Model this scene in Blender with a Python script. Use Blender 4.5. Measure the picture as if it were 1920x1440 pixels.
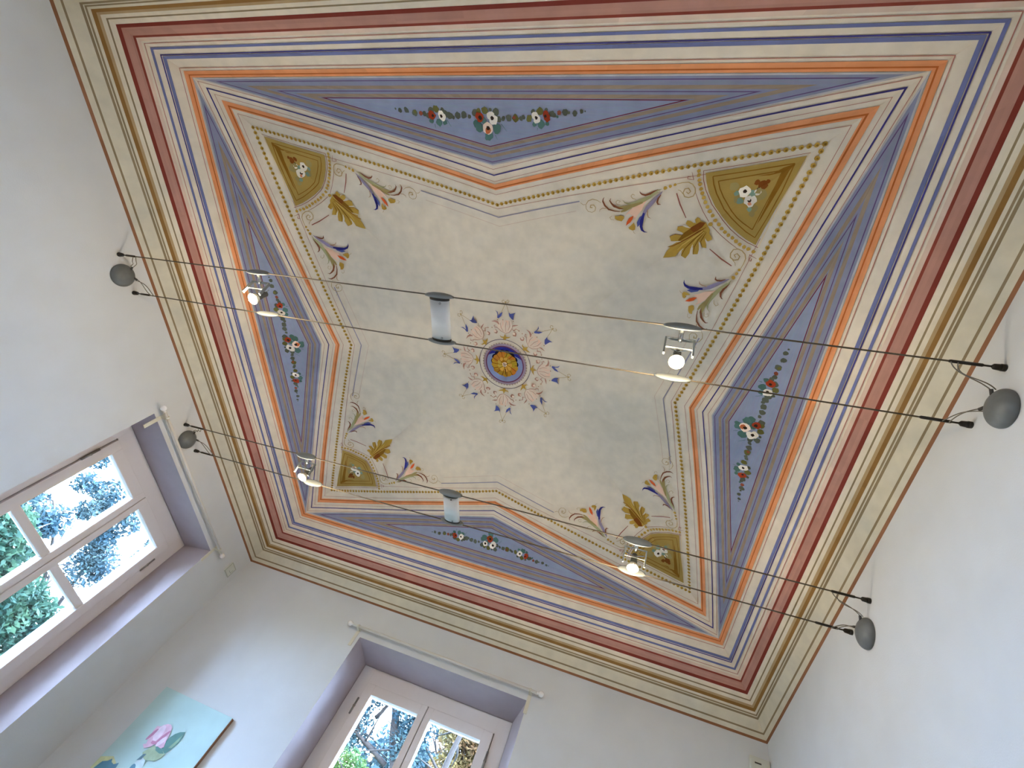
import bpy, bmesh, math, random
from mathutils import Vector, Matrix
random.seed(7)
C = bpy.context.scene.collection
for o in list(bpy.data.objects): bpy.data.objects.remove(o)
sc = bpy.context.scene
PI = math.pi

# ------------------------------------------------------------------ camera, sky, sun, exposure
FPX = 886.417                                   # focal length in pixels of the 1920 px wide frame
CAM = Vector((0.9496, -1.3875, 1.3832))
cam = bpy.data.cameras.new('camera'); cam.sensor_fit = 'HORIZONTAL'; cam.sensor_width = 36.0
cam.lens = FPX/1920*36.0; cam.clip_start = 0.02; cam.clip_end = 300
camo = bpy.data.objects.new('camera', cam); C.objects.link(camo)
RT = Vector((0.944149, -0.018610, 0.328993)); DN = Vector((0.174566, 0.875042, -0.451473)); FW = Vector((-0.279481, 0.483689, 0.829419))
camo.matrix_world = Matrix(((RT.x, -DN.x, -FW.x, CAM.x), (RT.y, -DN.y, -FW.y, CAM.y), (RT.z, -DN.z, -FW.z, CAM.z), (0, 0, 0, 1)))
sc.camera = camo

w = bpy.data.worlds.new('sky'); sc.world = w; w.use_nodes = True
nt = w.node_tree; nt.nodes.clear()
wo = nt.nodes.new('ShaderNodeOutputWorld'); bg = nt.nodes.new('ShaderNodeBackground')
tc = nt.nodes.new('ShaderNodeTexCoord'); no = nt.nodes.new('ShaderNodeTexNoise'); no.inputs['Scale'].default_value = 3.0
no.inputs['Detail'].default_value = 4
rp = nt.nodes.new('ShaderNodeValToRGB')
rp.color_ramp.elements[0].position = .35; rp.color_ramp.elements[0].color = (.38, .58, 1, 1)
rp.color_ramp.elements[1].position = .70; rp.color_ramp.elements[1].color = (.66, .80, 1, 1)
nt.links.new(tc.outputs['Generated'], no.inputs['Vector']); nt.links.new(no.outputs['Fac'], rp.inputs['Fac'])
nt.links.new(rp.outputs['Color'], bg.inputs['Color']); bg.inputs['Strength'].default_value = 16.0
nt.links.new(bg.outputs[0], wo.inputs[0])

sun = bpy.data.lights.new('sun', 'SUN'); sun.energy = 6.0; sun.color = (1, .93, .80); sun.angle = .01
suno = bpy.data.objects.new('sun', sun); C.objects.link(suno); suno.rotation_euler = (math.radians(38), math.radians(22), 0)

sc.view_settings.view_transform = 'Standard'; sc.view_settings.look = 'None'
sc.view_settings.gamma = 1; sc.view_settings.use_curve_mapping = False
sc.view_settings.exposure = 1.6
LAMP_W = 3.5
sc.cycles.max_bounces = 10; sc.cycles.diffuse_bounces = 6; sc.cycles.transparent_max_bounces = 12
sc.cycles.sample_clamp_indirect = 6

# ------------------------------------------------------------------ helpers
def lin(v):
    v /= 255.0
    return v/12.92 if v <= .04045 else ((v+.055)/1.055)**2.4
def L3(c): return tuple(lin(x) for x in c)

def mat(name, col, rough=.6, metal=0, noise=0, scale=20, bump=0, bscale=60, spec=.4, linear=False):
    m = bpy.data.materials.new(name); m.use_nodes = True
    n = m.node_tree.nodes; l = m.node_tree.links; b = n['Principled BSDF']
    c = col if linear else L3(col)
    b.inputs['Base Color'].default_value = (*c, 1); b.inputs['Roughness'].default_value = rough
    b.inputs['Metallic'].default_value = metal; b.inputs['Specular IOR Level'].default_value = spec
    t = n.new('ShaderNodeTexCoord')
    if noise:
        x = n.new('ShaderNodeTexNoise'); x.inputs['Scale'].default_value = scale; x.inputs['Detail'].default_value = 5
        r = n.new('ShaderNodeValToRGB'); k = 1-noise
        r.color_ramp.elements[0].position = .3; r.color_ramp.elements[1].position = .7
        r.color_ramp.elements[0].color = (c[0]*k, c[1]*k, c[2]*k, 1); r.color_ramp.elements[1].color = (*[min(1, q*(1+noise*.5)) for q in c], 1)
        l.new(t.outputs['Object'], x.inputs['Vector']); l.new(x.outputs['Fac'], r.inputs['Fac']); l.new(r.outputs['Color'], b.inputs['Base Color'])
    if bump:
        x = n.new('ShaderNodeTexNoise'); x.inputs['Scale'].default_value = bscale; x.inputs['Detail'].default_value = 6
        q = n.new('ShaderNodeBump'); q.inputs['Strength'].default_value = bump; q.inputs['Distance'].default_value = .01
        l.new(t.outputs['Object'], x.inputs['Vector']); l.new(x.outputs['Fac'], q.inputs['Height']); l.new(q.outputs['Normal'], b.inputs['Normal'])
    return m

def fresco_mat(name, rough=.85):
    """paint read from the mesh's colours, broken by plaster stains and worn brushwork"""
    m = bpy.data.materials.new(name); m.use_nodes = True
    n = m.node_tree.nodes; l = m.node_tree.links; b = n['Principled BSDF']
    b.inputs['Roughness'].default_value = rough; b.inputs['Specular IOR Level'].default_value = .2
    t = n.new('ShaderNodeTexCoord'); a = n.new('ShaderNodeVertexColor'); a.layer_name = 'paint'
    n1 = n.new('ShaderNodeTexNoise'); n1.inputs['Scale'].default_value = 1.1; n1.inputs['Detail'].default_value = 4
    n2 = n.new('ShaderNodeTexNoise'); n2.inputs['Scale'].default_value = 14; n2.inputs['Detail'].default_value = 6
    for q in (n1, n2): l.new(t.outputs['Object'], q.inputs['Vector'])
    r1 = n.new('ShaderNodeValToRGB'); e = r1.color_ramp.elements
    e[0].position = .36; e[0].color = (.90, .92, .93, 1); e[1].position = .66; e[1].color = (1.0, .985, .95, 1)
    l.new(n1.outputs['Fac'], r1.inputs['Fac'])
    r2 = n.new('ShaderNodeValToRGB'); e = r2.color_ramp.elements
    e[0].position = .3; e[0].color = (.90, .90, .90, 1); e[1].position = .72; e[1].color = (1.04, 1.03, 1.02, 1)
    l.new(n2.outputs['Fac'], r2.inputs['Fac'])
    m1 = n.new('ShaderNodeMixRGB'); m1.blend_type = 'MULTIPLY'; m1.inputs[0].default_value = 1
    m2 = n.new('ShaderNodeMixRGB'); m2.blend_type = 'MULTIPLY'; m2.inputs[0].default_value = 1
    l.new(a.outputs['Color'], m1.inputs[1]); l.new(r1.outputs['Color'], m1.inputs[2])
    l.new(m1.outputs[0], m2.inputs[1]); l.new(r2.outputs['Color'], m2.inputs[2])
    l.new(m2.outputs[0], b.inputs['Base Color'])
    bp = n.new('ShaderNodeBump'); bp.inputs['Strength'].default_value = .12; bp.inputs['Distance'].default_value = .004
    l.new(n2.outputs['Fac'], bp.inputs['Height']); l.new(bp.outputs['Normal'], b.inputs['Normal'])
    return m

def obj(name, bm, m, parent=None, smooth=False):
    me = bpy.data.meshes.new(name); bm.to_mesh(me); bm.free()
    for q in (m if isinstance(m, (list, tuple)) else [m]): me.materials.append(q)
    if smooth:
        for p in me.polygons: p.use_smooth = True
    o = bpy.data.objects.new(name, me); C.objects.link(o)
    if parent: o.parent = parent
    return o
def thing(name, label, cat, loc=(0, 0, 0), rot=(0, 0, 0), group=None):
    o = bpy.data.objects.new(name, None); C.objects.link(o); o.empty_display_size = .1
    o.location = loc; o.rotation_euler = rot; o['label'] = label; o['category'] = cat
    if group: o['group'] = group
    return o
def struct(o, label, cat):
    o['kind'] = 'structure'; o['label'] = label; o['category'] = cat; return o
def dup(root, loc, rot=None, label=None):
    r = root.copy(); C.objects.link(r); r.location = loc
    if rot: r.rotation_euler = rot
    if label: r['label'] = label
    for ch in list(root.children):
        c = ch.copy(); C.objects.link(c); c.parent = r
        for g in list(ch.children):
            d = g.copy(); C.objects.link(d); d.parent = c
    return r

def box(bm, x0, x1, y0, y1, z0, z1, bev=0):
    g = bmesh.ops.create_cube(bm, size=1); v = g['verts']
    for q in v:
        q.co = Vector((x0+(q.co.x+.5)*(x1-x0), y0+(q.co.y+.5)*(y1-y0), z0+(q.co.z+.5)*(z1-z0)))
    if bev:
        es = list({e for q in v for e in q.link_edges})
        bmesh.ops.bevel(bm, geom=es, offset=bev, segments=2, profile=.7, affect='EDGES')
def tube(bm, pts, r, n=10, caps=True):
    """round tube along points; r a number or one radius per point"""
    pts = [Vector(p) for p in pts]; rings = []
    up = None
    for i, p in enumerate(pts):
        t = (pts[min(i+1, len(pts)-1)]-pts[max(i-1, 0)]).normalized()
        if up is None: up = Vector((0, 0, 1)) if abs(t.z) < .9 else Vector((1, 0, 0))
        a = t.cross(up).normalized(); b = t.cross(a).normalized(); up = -b if False else up
        rr = r[i] if isinstance(r, (list, tuple)) else r
        rings.append([bm.verts.new(p+a*math.cos(2*PI*k/n)*rr+b*math.sin(2*PI*k/n)*rr) for k in range(n)])
    for A_, B_ in zip(rings, rings[1:]):
        for k in range(n): bm.faces.new((A_[k], A_[(k+1) % n], B_[(k+1) % n], B_[k]))
    if caps:
        bm.faces.new(rings[0][::-1]); bm.faces.new(rings[-1])
def lathe(bm, prof, axis='Z', n=32, off=(0, 0, 0)):
    """profile of (radius, height) turned about an axis"""
    off = Vector(off); rings = []
    def P(r, h, a):
        c, s = r*math.cos(a), r*math.sin(a)
        return off+{'Z': Vector((c, s, h)), 'Y': Vector((c, h, s)), 'X': Vector((h, c, s))}[axis]
    for r, h in prof:
        rings.append([bm.verts.new(P(0, h, 0))] if r < 1e-6 else [bm.verts.new(P(r, h, 2*PI*k/n)) for k in range(n)])
    for a, b in zip(rings, rings[1:]):
        for k in range(n):
            k2 = (k+1) % n
            if len(a) == 1 and len(b) > 1: bm.faces.new((a[0], b[k2], b[k]))
            elif len(b) == 1 and len(a) > 1: bm.faces.new((a[k], a[k2], b[0]))
            elif len(a) > 1: bm.faces.new((a[k], a[k2], b[k2], b[k]))
    bmesh.ops.recalc_face_normals(bm, faces=bm.faces)
def bez(p0, p1, p2, p3, n=12):
    p0, p1, p2, p3 = map(Vector, (p0, p1, p2, p3)); out = []
    for i in range(n+1):
        t = i/n; out.append(p0*(1-t)**3+p1*3*t*(1-t)**2+p2*3*t*t*(1-t)+p3*t**3)
    return out

# ------------------------------------------------------------------ room measures (metres)
A = 2.0; B = 1.9074; SPR = 3.3                    # half width, half depth, height where the vault springs
KX = [0, .12, .25, .4, .6, .8, 1.1, 1.6, 2.2]
KY = [0.000000, 0.174493, 0.291096, 0.401359, 0.483554, 0.554980, 0.644519, 0.702382, 0.712013]
KM = [1.721547, 1.113027, 0.809902, 0.534398, 0.382165, 0.327122, 0.173150, 0.028855, 0.000000]
def H(t):
    t = max(0, min(t, 2.2)); i = 0
    while i < 7 and t > KX[i+1]: i += 1
    h = KX[i+1]-KX[i]; s = (t-KX[i])/h
    return (2*s**3-3*s**2+1)*KY[i]+(s**3-2*s**2+s)*h*KM[i]+(-2*s**3+3*s**2)*KY[i+1]+(s**3-s**2)*h*KM[i+1]
def vz(x, y): return SPR+H(min(A-abs(x), B-abs(y)))

# painted ornament, plan metres
SPRAY=[
('P','pink',[(1.2233,0.8288),(1.2363,0.8507),(1.2437,0.8778),(1.2618,0.9064),(1.2728,0.9293),(1.2823,0.9162),(1.3028,0.9012),(1.3233,0.9137),(1.304,0.8876),(1.2823,0.8644),(1.2502,0.8437)]),
('S','green',[(1.1654,0.777,0.0015),(1.1879,0.7871,0.0101),(1.2116,0.7999,0.0112),(1.2361,0.809,0.0051)]),
('S','brown',[(1.1814,0.7792,0.001),(1.2001,0.7903,0.0066),(1.2165,0.8014,0.0102),(1.2361,0.809,0.0097),(1.2519,0.8061,0.0072),(1.2618,0.799,0.0041),(1.2638,0.7923,0.0013)]),
('S','green',[(1.1798,0.7904,0.0025),(1.2147,0.8154,0.0154),(1.2509,0.8372,0.0209),(1.2836,0.8512,0.0159),(1.3098,0.8556,0.008),(1.329,0.8502,0.004),(1.3406,0.839,0.0013)]),
('S','olive',[(1.245,0.8433,0.0078),(1.2828,0.8591,0.0159),(1.3216,0.8725,0.0188),(1.3536,0.8775,0.0136),(1.3702,0.8745,0.0082)]),
('S','brown',[(1.3316,0.8814,0.0014),(1.3535,0.8788,0.0081),(1.3786,0.8711,0.0109),(1.3931,0.8585,0.0076),(1.4021,0.8457,0.0048),(1.3981,0.8334,0.0013)]),
('S','olive',[(1.295,0.8707,0.0054),(1.3256,0.8878,0.0119),(1.344,0.8959,0.0071)]),
('S','brown',[(1.3468,0.8948,0.0027),(1.3742,0.8945,0.0049),(1.4049,0.8879,0.0077),(1.4253,0.8702,0.0082),(1.436,0.8506,0.0076),(1.4352,0.8398,0.0041),(1.4302,0.8309,0.0011)]),
('S','tan',[(1.4189,0.8848,0.0033),(1.4356,0.8846,0.0033),(1.4477,0.8924,0.0028),(1.4499,0.9036,0.0011)]),
('S','khaki',[(1.4438,0.8592,0.0014),(1.4651,0.8471,0.0027),(1.4874,0.8436,0.0036),(1.5093,0.854,0.0033),(1.52,0.8725,0.0028),(1.5181,0.8918,0.0025),(1.5078,0.905,0.0025),(1.4878,0.9092,0.0023),(1.4726,0.8997,0.0025),(1.4705,0.8829,0.0028),(1.4808,0.8712,0.0039),(1.4961,0.8736,0.0044),(1.4971,0.8847,0.005),(1.4858,0.8853,0.0039)]),
('S','khaki',[(1.5229,0.8713,0.0017),(1.5313,0.8746,0.0022),(1.5427,0.8685,0.0022),(1.5485,0.8634,0.0017)]),
('S','khaki',[(1.2765,0.831,0.0021),(1.2939,0.8276,0.0029),(1.3029,0.817,0.0023),(1.296,0.8075,0.0023),(1.2851,0.812,0.0018)]),
('S','khaki',[(1.3495,0.861,0.0016),(1.3672,0.8595,0.0022),(1.3721,0.8491,0.0019),(1.3646,0.8406,0.0019),(1.3508,0.845,0.0019),(1.3582,0.8535,0.0016)]),
('P','orange',[(1.2815,0.9106),(1.2839,0.9274),(1.2931,0.9449),(1.3133,0.9636),(1.311,0.9436),(1.3006,0.9231)]),
('P','gold',[(1.3725,0.9175),(1.3558,0.919),(1.3453,0.9126),(1.3257,0.9181),(1.3262,0.9279),(1.3359,0.9427),(1.3598,0.939),(1.3715,0.9314)]),
('P','gold',[(1.3001,0.9711),(1.29,0.9617),(1.2826,0.9668),(1.2754,0.9435),(1.2666,0.9626),(1.2661,0.9797),(1.278,0.985),(1.2952,0.9793)]),
('S','khaki',[(1.2752,0.9847,0.0014),(1.2714,0.9945,0.002),(1.2626,0.9995,0.0014)]),
('S','khaki',[(1.3737,0.9386,0.0014),(1.3906,0.9371,0.002),(1.3968,0.9277,0.002),(1.3862,0.9199,0.0014)]),
('S','lilac',[(1.1602,0.7867,0.0025),(1.177,0.8105,0.0132),(1.1988,0.839,0.0181),(1.2188,0.8654,0.019),(1.2293,0.8876,0.016),(1.2367,0.9154,0.0124)]),
('P','blue',[(1.2366,0.9045),(1.2503,0.9137),(1.2619,0.9425),(1.2553,0.9659),(1.2425,0.9465),(1.2354,0.9264)]),
('S','deep',[(1.2326,0.8933,0.008),(1.2387,0.9322,0.0169),(1.239,0.9603,0.0138),(1.232,0.9782,0.0111),(1.2201,0.9863,0.0056),(1.205,0.9873,0.0011)]),
('S','brown',[(1.1655,0.8022,0.003),(1.1751,0.8206,0.0077),(1.178,0.8363,0.0082),(1.1733,0.8464,0.0062),(1.1595,0.8476,0.0013)]),
('S','tan',[(1.217,0.8759,0.0042),(1.2162,0.8975,0.0053),(1.2099,0.912,0.0048),(1.1965,0.9173,0.0011)]),
('D','gold',[(1.15,0.7712,0.0084),(1.1291,0.7626,0.0069),(1.1094,0.7547,0.0066)]),
('S','khaki',[(1.1048,0.7515,0.0023),(1.0785,0.7437,0.0032),(1.053,0.7406,0.004),(1.0344,0.7477,0.0043),(1.0203,0.7644,0.0046),(1.0158,0.7817,0.0044),(1.0217,0.7993,0.0044),(1.0407,0.8077,0.0045),(1.0589,0.8046,0.0045),(1.0692,0.7878,0.0044),(1.0636,0.7703,0.0044),(1.0482,0.7665,0.0044),(1.037,0.78,0.0041),(1.0452,0.7909,0.0038),(1.0555,0.7826,0.0035)]),
('S','khaki',[(1.0682,0.7937,0.0018),(1.081,0.7796,0.003),(1.0934,0.7759,0.0024)]),
('S','redline',[(1.0144,0.7846,0.0018),(0.9939,0.8222,0.0027),(0.9659,0.8663,0.0027),(0.9314,0.9111,0.0025)]),
('S','redline',[(1.0968,0.791,0.0048),(1.0736,0.8397,0.0061),(1.0355,0.9016,0.0037)]),
('S','redline',[(1.0462,0.6972,0.0014),(1.0337,0.729,0.0029),(1.06,0.7261,0.0026),(1.0602,0.717,0.0026),(1.0488,0.717,0.0026)])]
LEAF=[
('D','gold',[(0.9214,0.9231,0.0098)]),
('P','gold',[(0.9418,0.9184),(0.9689,0.9103),(0.9719,0.8999),(0.9852,0.8962),(0.9934,0.908),(0.9856,0.9252),(1.0086,0.9157),(1.0272,0.9139),(1.0318,0.9305),(1.0086,0.9483),(1.0407,0.9411),(1.066,0.9475),(1.0662,0.9648),(1.0377,0.9758),(1.0388,0.9877),(1.0707,0.9854),(1.0954,0.9995),(1.0853,1.0226),(1.052,1.0205),(1.0743,1.0406),(1.0965,1.0531),(1.0848,1.0555),(1.1002,1.0815),(1.1101,1.1124),(1.0827,1.1068),(1.0514,1.0971),(1.0394,1.0736),(1.0261,1.0584),(1.0251,1.0897),(1.0023,1.0993),(0.9883,1.0722),(0.987,1.0459),(0.9769,1.041),(0.972,1.0745),(0.9495,1.0691),(0.9476,1.0364),(0.9549,1.0183),(0.9502,1.0112),(0.9363,1.0346),(0.9164,1.0346),(0.9223,1.0132),(0.9301,0.9971),(0.9153,1.0033),(0.8984,0.9907),(0.9073,0.9765),(0.9164,0.9685),(0.9178,0.9502),(0.9288,0.9348)]),
('S','cream',[(1.0092,0.9125,0.0069),(0.9933,0.9242,0.0016)]),
('S','cream',[(1.0471,0.94,0.0032),(1.0278,0.9443,0.0076),(1.0021,0.9501,0.0016)]),
('S','cream',[(1.0814,0.9779,0.0111),(1.0275,0.9809,0.0019)]),
('S','cream',[(1.0949,1.0328,0.01),(1.0703,1.0257,0.0079),(1.0395,1.0194,0.002)]),
('S','cream',[(1.0355,1.0863,0.0097),(1.0334,1.071,0.0065),(1.0207,1.0526,0.0016)]),
('S','cream',[(0.9784,1.0772,0.0127),(0.9833,1.055,0.0095),(0.9806,1.0271,0.0016)]),
('S','cream',[(0.9443,1.0439,0.0093),(0.9486,1.0269,0.0068),(0.9562,1.009,0.0012)]),
('S','cream',[(0.9122,1.018,0.0122),(0.9197,1.0081,0.0079),(0.9314,0.991,0.0012)]),
('P','rust',[(0.9432,0.9185),(0.9691,0.9167),(0.982,0.9281),(1.0032,0.9446),(1.015,0.9638),(0.9889,0.9715),(0.9726,0.9601),(0.9549,0.9422)]),
('P','dgold',[(1.0077,0.9532),(1.0316,0.9753),(1.0531,1.0145),(1.046,1.0189),(1.0213,0.9979),(0.9858,0.9712)]),
('S','rust',[(0.9372,0.9405,0.0018),(0.971,0.9683,0.0056),(1.0083,1.0001,0.0052),(1.0445,1.0274,0.0039),(1.0732,1.0474,0.0027),(1.0965,1.0531,0.0013)]),
('S','dgold',[(0.9429,0.9567,0.0024),(0.9797,1.0029,0.005),(1.0117,1.0496,0.0045),(1.0238,1.0878,0.0019)]),
('S','dgold',[(0.9379,0.9591,0.0024),(0.961,1.0033,0.0043),(0.9715,1.0369,0.0044),(0.9708,1.0726,0.0019)]),
('S','dgold',[(0.9314,0.9613,0.0024),(0.942,0.991,0.0037),(0.9478,1.0077,0.0037),(0.9369,1.0315,0.0019)]),
('S','lgold',[(0.9485,0.9591,0.003),(0.9845,0.994,0.0068),(1.0271,1.0356,0.0051),(1.0475,1.0649,0.0019)]),
('S','lgold',[(0.9402,0.9626,0.0024),(0.9682,0.998,0.0049),(0.9882,1.0395,0.0032)]),
('S','rust',[(1.0436,0.9423,0.0016),(1.066,0.9475,0.0019)]),
('S','rust',[(1.0388,0.9877,0.0016),(1.0707,0.9854,0.0023),(1.0954,0.9995,0.0016)])]
SECTOR=[
('P','gold2',[(0.617,0.6149),(0.7966,0.6571),(0.9889,0.6988),(0.9782,0.7354),(0.9578,0.7812),(0.9186,0.8401),(0.8789,0.8838),(0.8406,0.9175),(0.7973,0.9471),(0.7591,0.9691),(0.7147,0.988),(0.6985,0.9171),(0.6769,0.8347),(0.6568,0.7649),(0.6375,0.6982)]),
('S','redline',[(0.6081,0.6031,0.0019),(0.7965,0.6472,0.0023),(0.9997,0.69,0.0024),(0.9922,0.7269,0.0031),(0.9741,0.7695,0.0031),(0.9346,0.8314,0.0032),(0.8725,0.8991,0.0031),(0.8305,0.9356,0.0031),(0.7875,0.9636,0.0028),(0.7468,0.9834,0.0028),(0.7027,0.9974,0.0027)]),
('S','lgold2',[(0.6081,0.6031,0.0013),(0.6542,0.7647,0.0019),(0.6793,0.8804,0.002),(0.7027,0.9974,0.0018)]),
('P','dgold',[(0.649,0.6454),(0.6868,0.6624),(0.7319,0.696),(0.7814,0.7013),(0.7207,0.6868),(0.6915,0.6825),(0.7117,0.8058),(0.7314,0.8998),(0.7205,0.8735),(0.6845,0.7503),(0.6642,0.6752)]),
('S','dgold',[(0.6517,0.6455,0.005),(0.8018,0.6789,0.004),(0.9561,0.7114,0.0042)]),
('S','dgold',[(0.9561,0.7114,0.0042),(0.9461,0.7429,0.0049),(0.9252,0.7824,0.005),(0.8772,0.8505,0.0051),(0.8386,0.8852,0.0049),(0.8022,0.9124,0.0043),(0.7667,0.9363,0.0043),(0.7251,0.9565,0.0036)]),
('S','dgold',[(0.7251,0.9565,0.0036),(0.6973,0.8644,0.0035),(0.67,0.7547,0.0044),(0.6517,0.6455,0.005)]),
('S','dgold',[(0.681,0.672,0.0045),(0.7963,0.6991,0.0041),(0.9294,0.7298,0.0036)]),
('S','dgold',[(0.9294,0.7298,0.0036),(0.9165,0.7599,0.0043),(0.8929,0.7963,0.0044),(0.8455,0.8544,0.0043),(0.8151,0.8823,0.0043),(0.7869,0.9008,0.0039),(0.7431,0.9241,0.0036)]),
('S','dgold',[(0.7431,0.9241,0.0036),(0.7276,0.856,0.0035),(0.703,0.752,0.0039),(0.681,0.672,0.0045)]),
('D','olive',[(0.8595,0.7475,0.0182),(0.7611,0.8354,0.0177),(0.8309,0.8019,0.0186),(0.7474,0.7738,0.0258),(0.7611,0.86,0.0119)]),
('D','rust',[(0.746,0.7352,0.0177),(0.7712,0.7275,0.0118),(0.7302,0.7209,0.0088)]),
('D','teal',[(0.82,0.8092,0.014),(0.843,0.7775,0.0107),(0.7788,0.7736,0.0135),(0.7745,0.84,0.0104)]),
('D','white',[(0.8113,0.7678,0.0249),(0.7801,0.804,0.0249),(0.7592,0.766,0.0129)]),
('D','black',[(0.8102,0.7662,0.0079),(0.7831,0.8037,0.0082),(0.7598,0.7526,0.0065)]),
('D','pinkr',[(0.7798,0.8176,0.0077)]),
('D','gold',[(1.0192,0.6909,0.0082),(1.0156,0.7088,0.0082),(1.0096,0.7284,0.0083),(1.003,0.7476,0.0084),(0.9946,0.7666,0.0085),(0.9849,0.785,0.0085),(0.9756,0.8031,0.0086),(0.9635,0.8234,0.0087),(0.9507,0.844,0.0087),(0.9362,0.8647,0.0088),(0.9202,0.8828,0.0089),(0.9037,0.9031,0.0086),(0.8855,0.9203,0.0086),(0.8692,0.9361,0.0085),(0.8519,0.9494,0.0085),(0.8336,0.9606,0.0085),(0.8155,0.971,0.0085),(0.7973,0.9838,0.0085),(0.7788,0.9941,0.0084),(0.7587,1.0034,0.0084),(0.7384,1.0092,0.0083),(0.7165,1.0177,0.0083)])]
GARLAND=[
('D','gleaf',[(-0.4766,-1.4369,0.0045),(-0.4537,-1.4313,0.0112),(-0.4176,-1.4329,0.0125),(-0.4119,-1.4271,0.0078),(-0.3741,-1.4206,0.0144),(-0.3217,-1.4177,0.0109),(-0.3043,-1.4098,0.0123),(-0.2837,-1.4297,0.0162),(-0.223,-1.435,0.0095),(-0.2097,-1.418,0.016),(-0.1878,-1.4114,0.0154),(-0.1469,-1.412,0.0153),(-0.1145,-1.4147,0.0151),(-0.0869,-1.4094,0.0086),(-0.0555,-1.4245,0.0167),(-0.1718,-1.4047,0.0093)]),
('D','oleaf',[(-0.2546,-1.438,0.0155),(-0.3726,-1.4252,0.0083),(-0.0033,-1.434,0.0151),(-0.0373,-1.4314,0.0127)]),
('D','tleaf',[(-0.2919,-1.3888,0.0124),(-0.2513,-1.3824,0.017),(-0.221,-1.3841,0.0125),(-0.0578,-1.3812,0.0157),(-0.0429,-1.3675,0.0205)]),
('S','tleaf',[(-0.207,-1.3926,0.0027),(-0.1912,-1.3646,0.0014)]),
('S','tleaf',[(-0.2774,-1.3748,0.0033),(-0.2771,-1.358,0.0014)]),
('D','rbud',[(-0.3417,-1.4186,0.0099)]),
('D','red',[(-0.2834,-1.4112,0.0196)]),
('D','white',[(-0.2337,-1.4165,0.0166),(-0.2289,-1.4062,0.0183)]),
('D','black',[(-0.2786,-1.4101,0.0065),(-0.2342,-1.4089,0.007)]),
('D','gleaf',[(0.0507,-1.4302,0.0155),(0.0244,-1.4376,0.007),(0.06,-1.3991,0.0147),(0.0824,-1.4017,0.0088),(0.1104,-1.4066,0.0144),(0.181,-1.4099,0.0098),(0.1697,-1.4042,0.0089),(0.2306,-1.4323,0.01),(0.2921,-1.4415,0.0075),(0.3156,-1.4248,0.0132),(0.3283,-1.4206,0.0099),(0.3769,-1.4319,0.013),(0.3944,-1.43,0.0055),(0.4219,-1.4282,0.011),(0.4517,-1.4359,0.0082),(0.4676,-1.4367,0.0032),(0.0858,-1.4063,0.0075)]),
('D','oleaf',[(-0.0053,-1.434,0.0151),(0.2099,-1.4059,0.0141),(0.262,-1.4348,0.0154),(0.1428,-1.4049,0.0163)]),
('D','tleaf',[(0.0463,-1.36,0.0217),(-0.0414,-1.3628,0.0205),(0.0025,-1.332,0.0212),(-0.0107,-1.3209,0.0107),(0.2335,-1.383,0.0103),(0.2667,-1.3836,0.0175),(0.2944,-1.3864,0.0097),(0.3421,-1.4144,0.0057),(-0.0188,-1.3956,0.0155)]),
('S','tleaf',[(0.0715,-1.3812,0.0025),(0.0956,-1.3506,0.001)]),
('S','tleaf',[(0.0343,-1.3339,0.0026),(0.0431,-1.3151,0.0011)]),
('S','tleaf',[(0.2472,-1.3687,0.0025),(0.2465,-1.3574,0.001)]),
('D','rbud',[(0.3515,-1.4295,0.0093),(0.1378,-1.4081,0.0074)]),
('D','redC',[(-0.0337,-1.4079,0.02)]),
('D','whiteC',[(0.0231,-1.4121,0.0192),(0.0346,-1.3965,0.0214)]),
('D','pinkC',[(0.0014,-1.3626,0.0256)]),
('D','pinkrC',[(-0.0002,-1.352,0.0147)]),
('D','white',[(0.2397,-1.4151,0.0164),(0.2467,-1.4021,0.0165)]),
('D','red',[(0.2897,-1.4223,0.0147),(0.2942,-1.4094,0.0158)]),
('D','black',[(-0.0314,-1.405,0.0087),(0.0288,-1.4043,0.0086),(0.0028,-1.3626,0.0094),(0.244,-1.4091,0.0068),(0.2868,-1.4158,0.0057)])]
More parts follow.
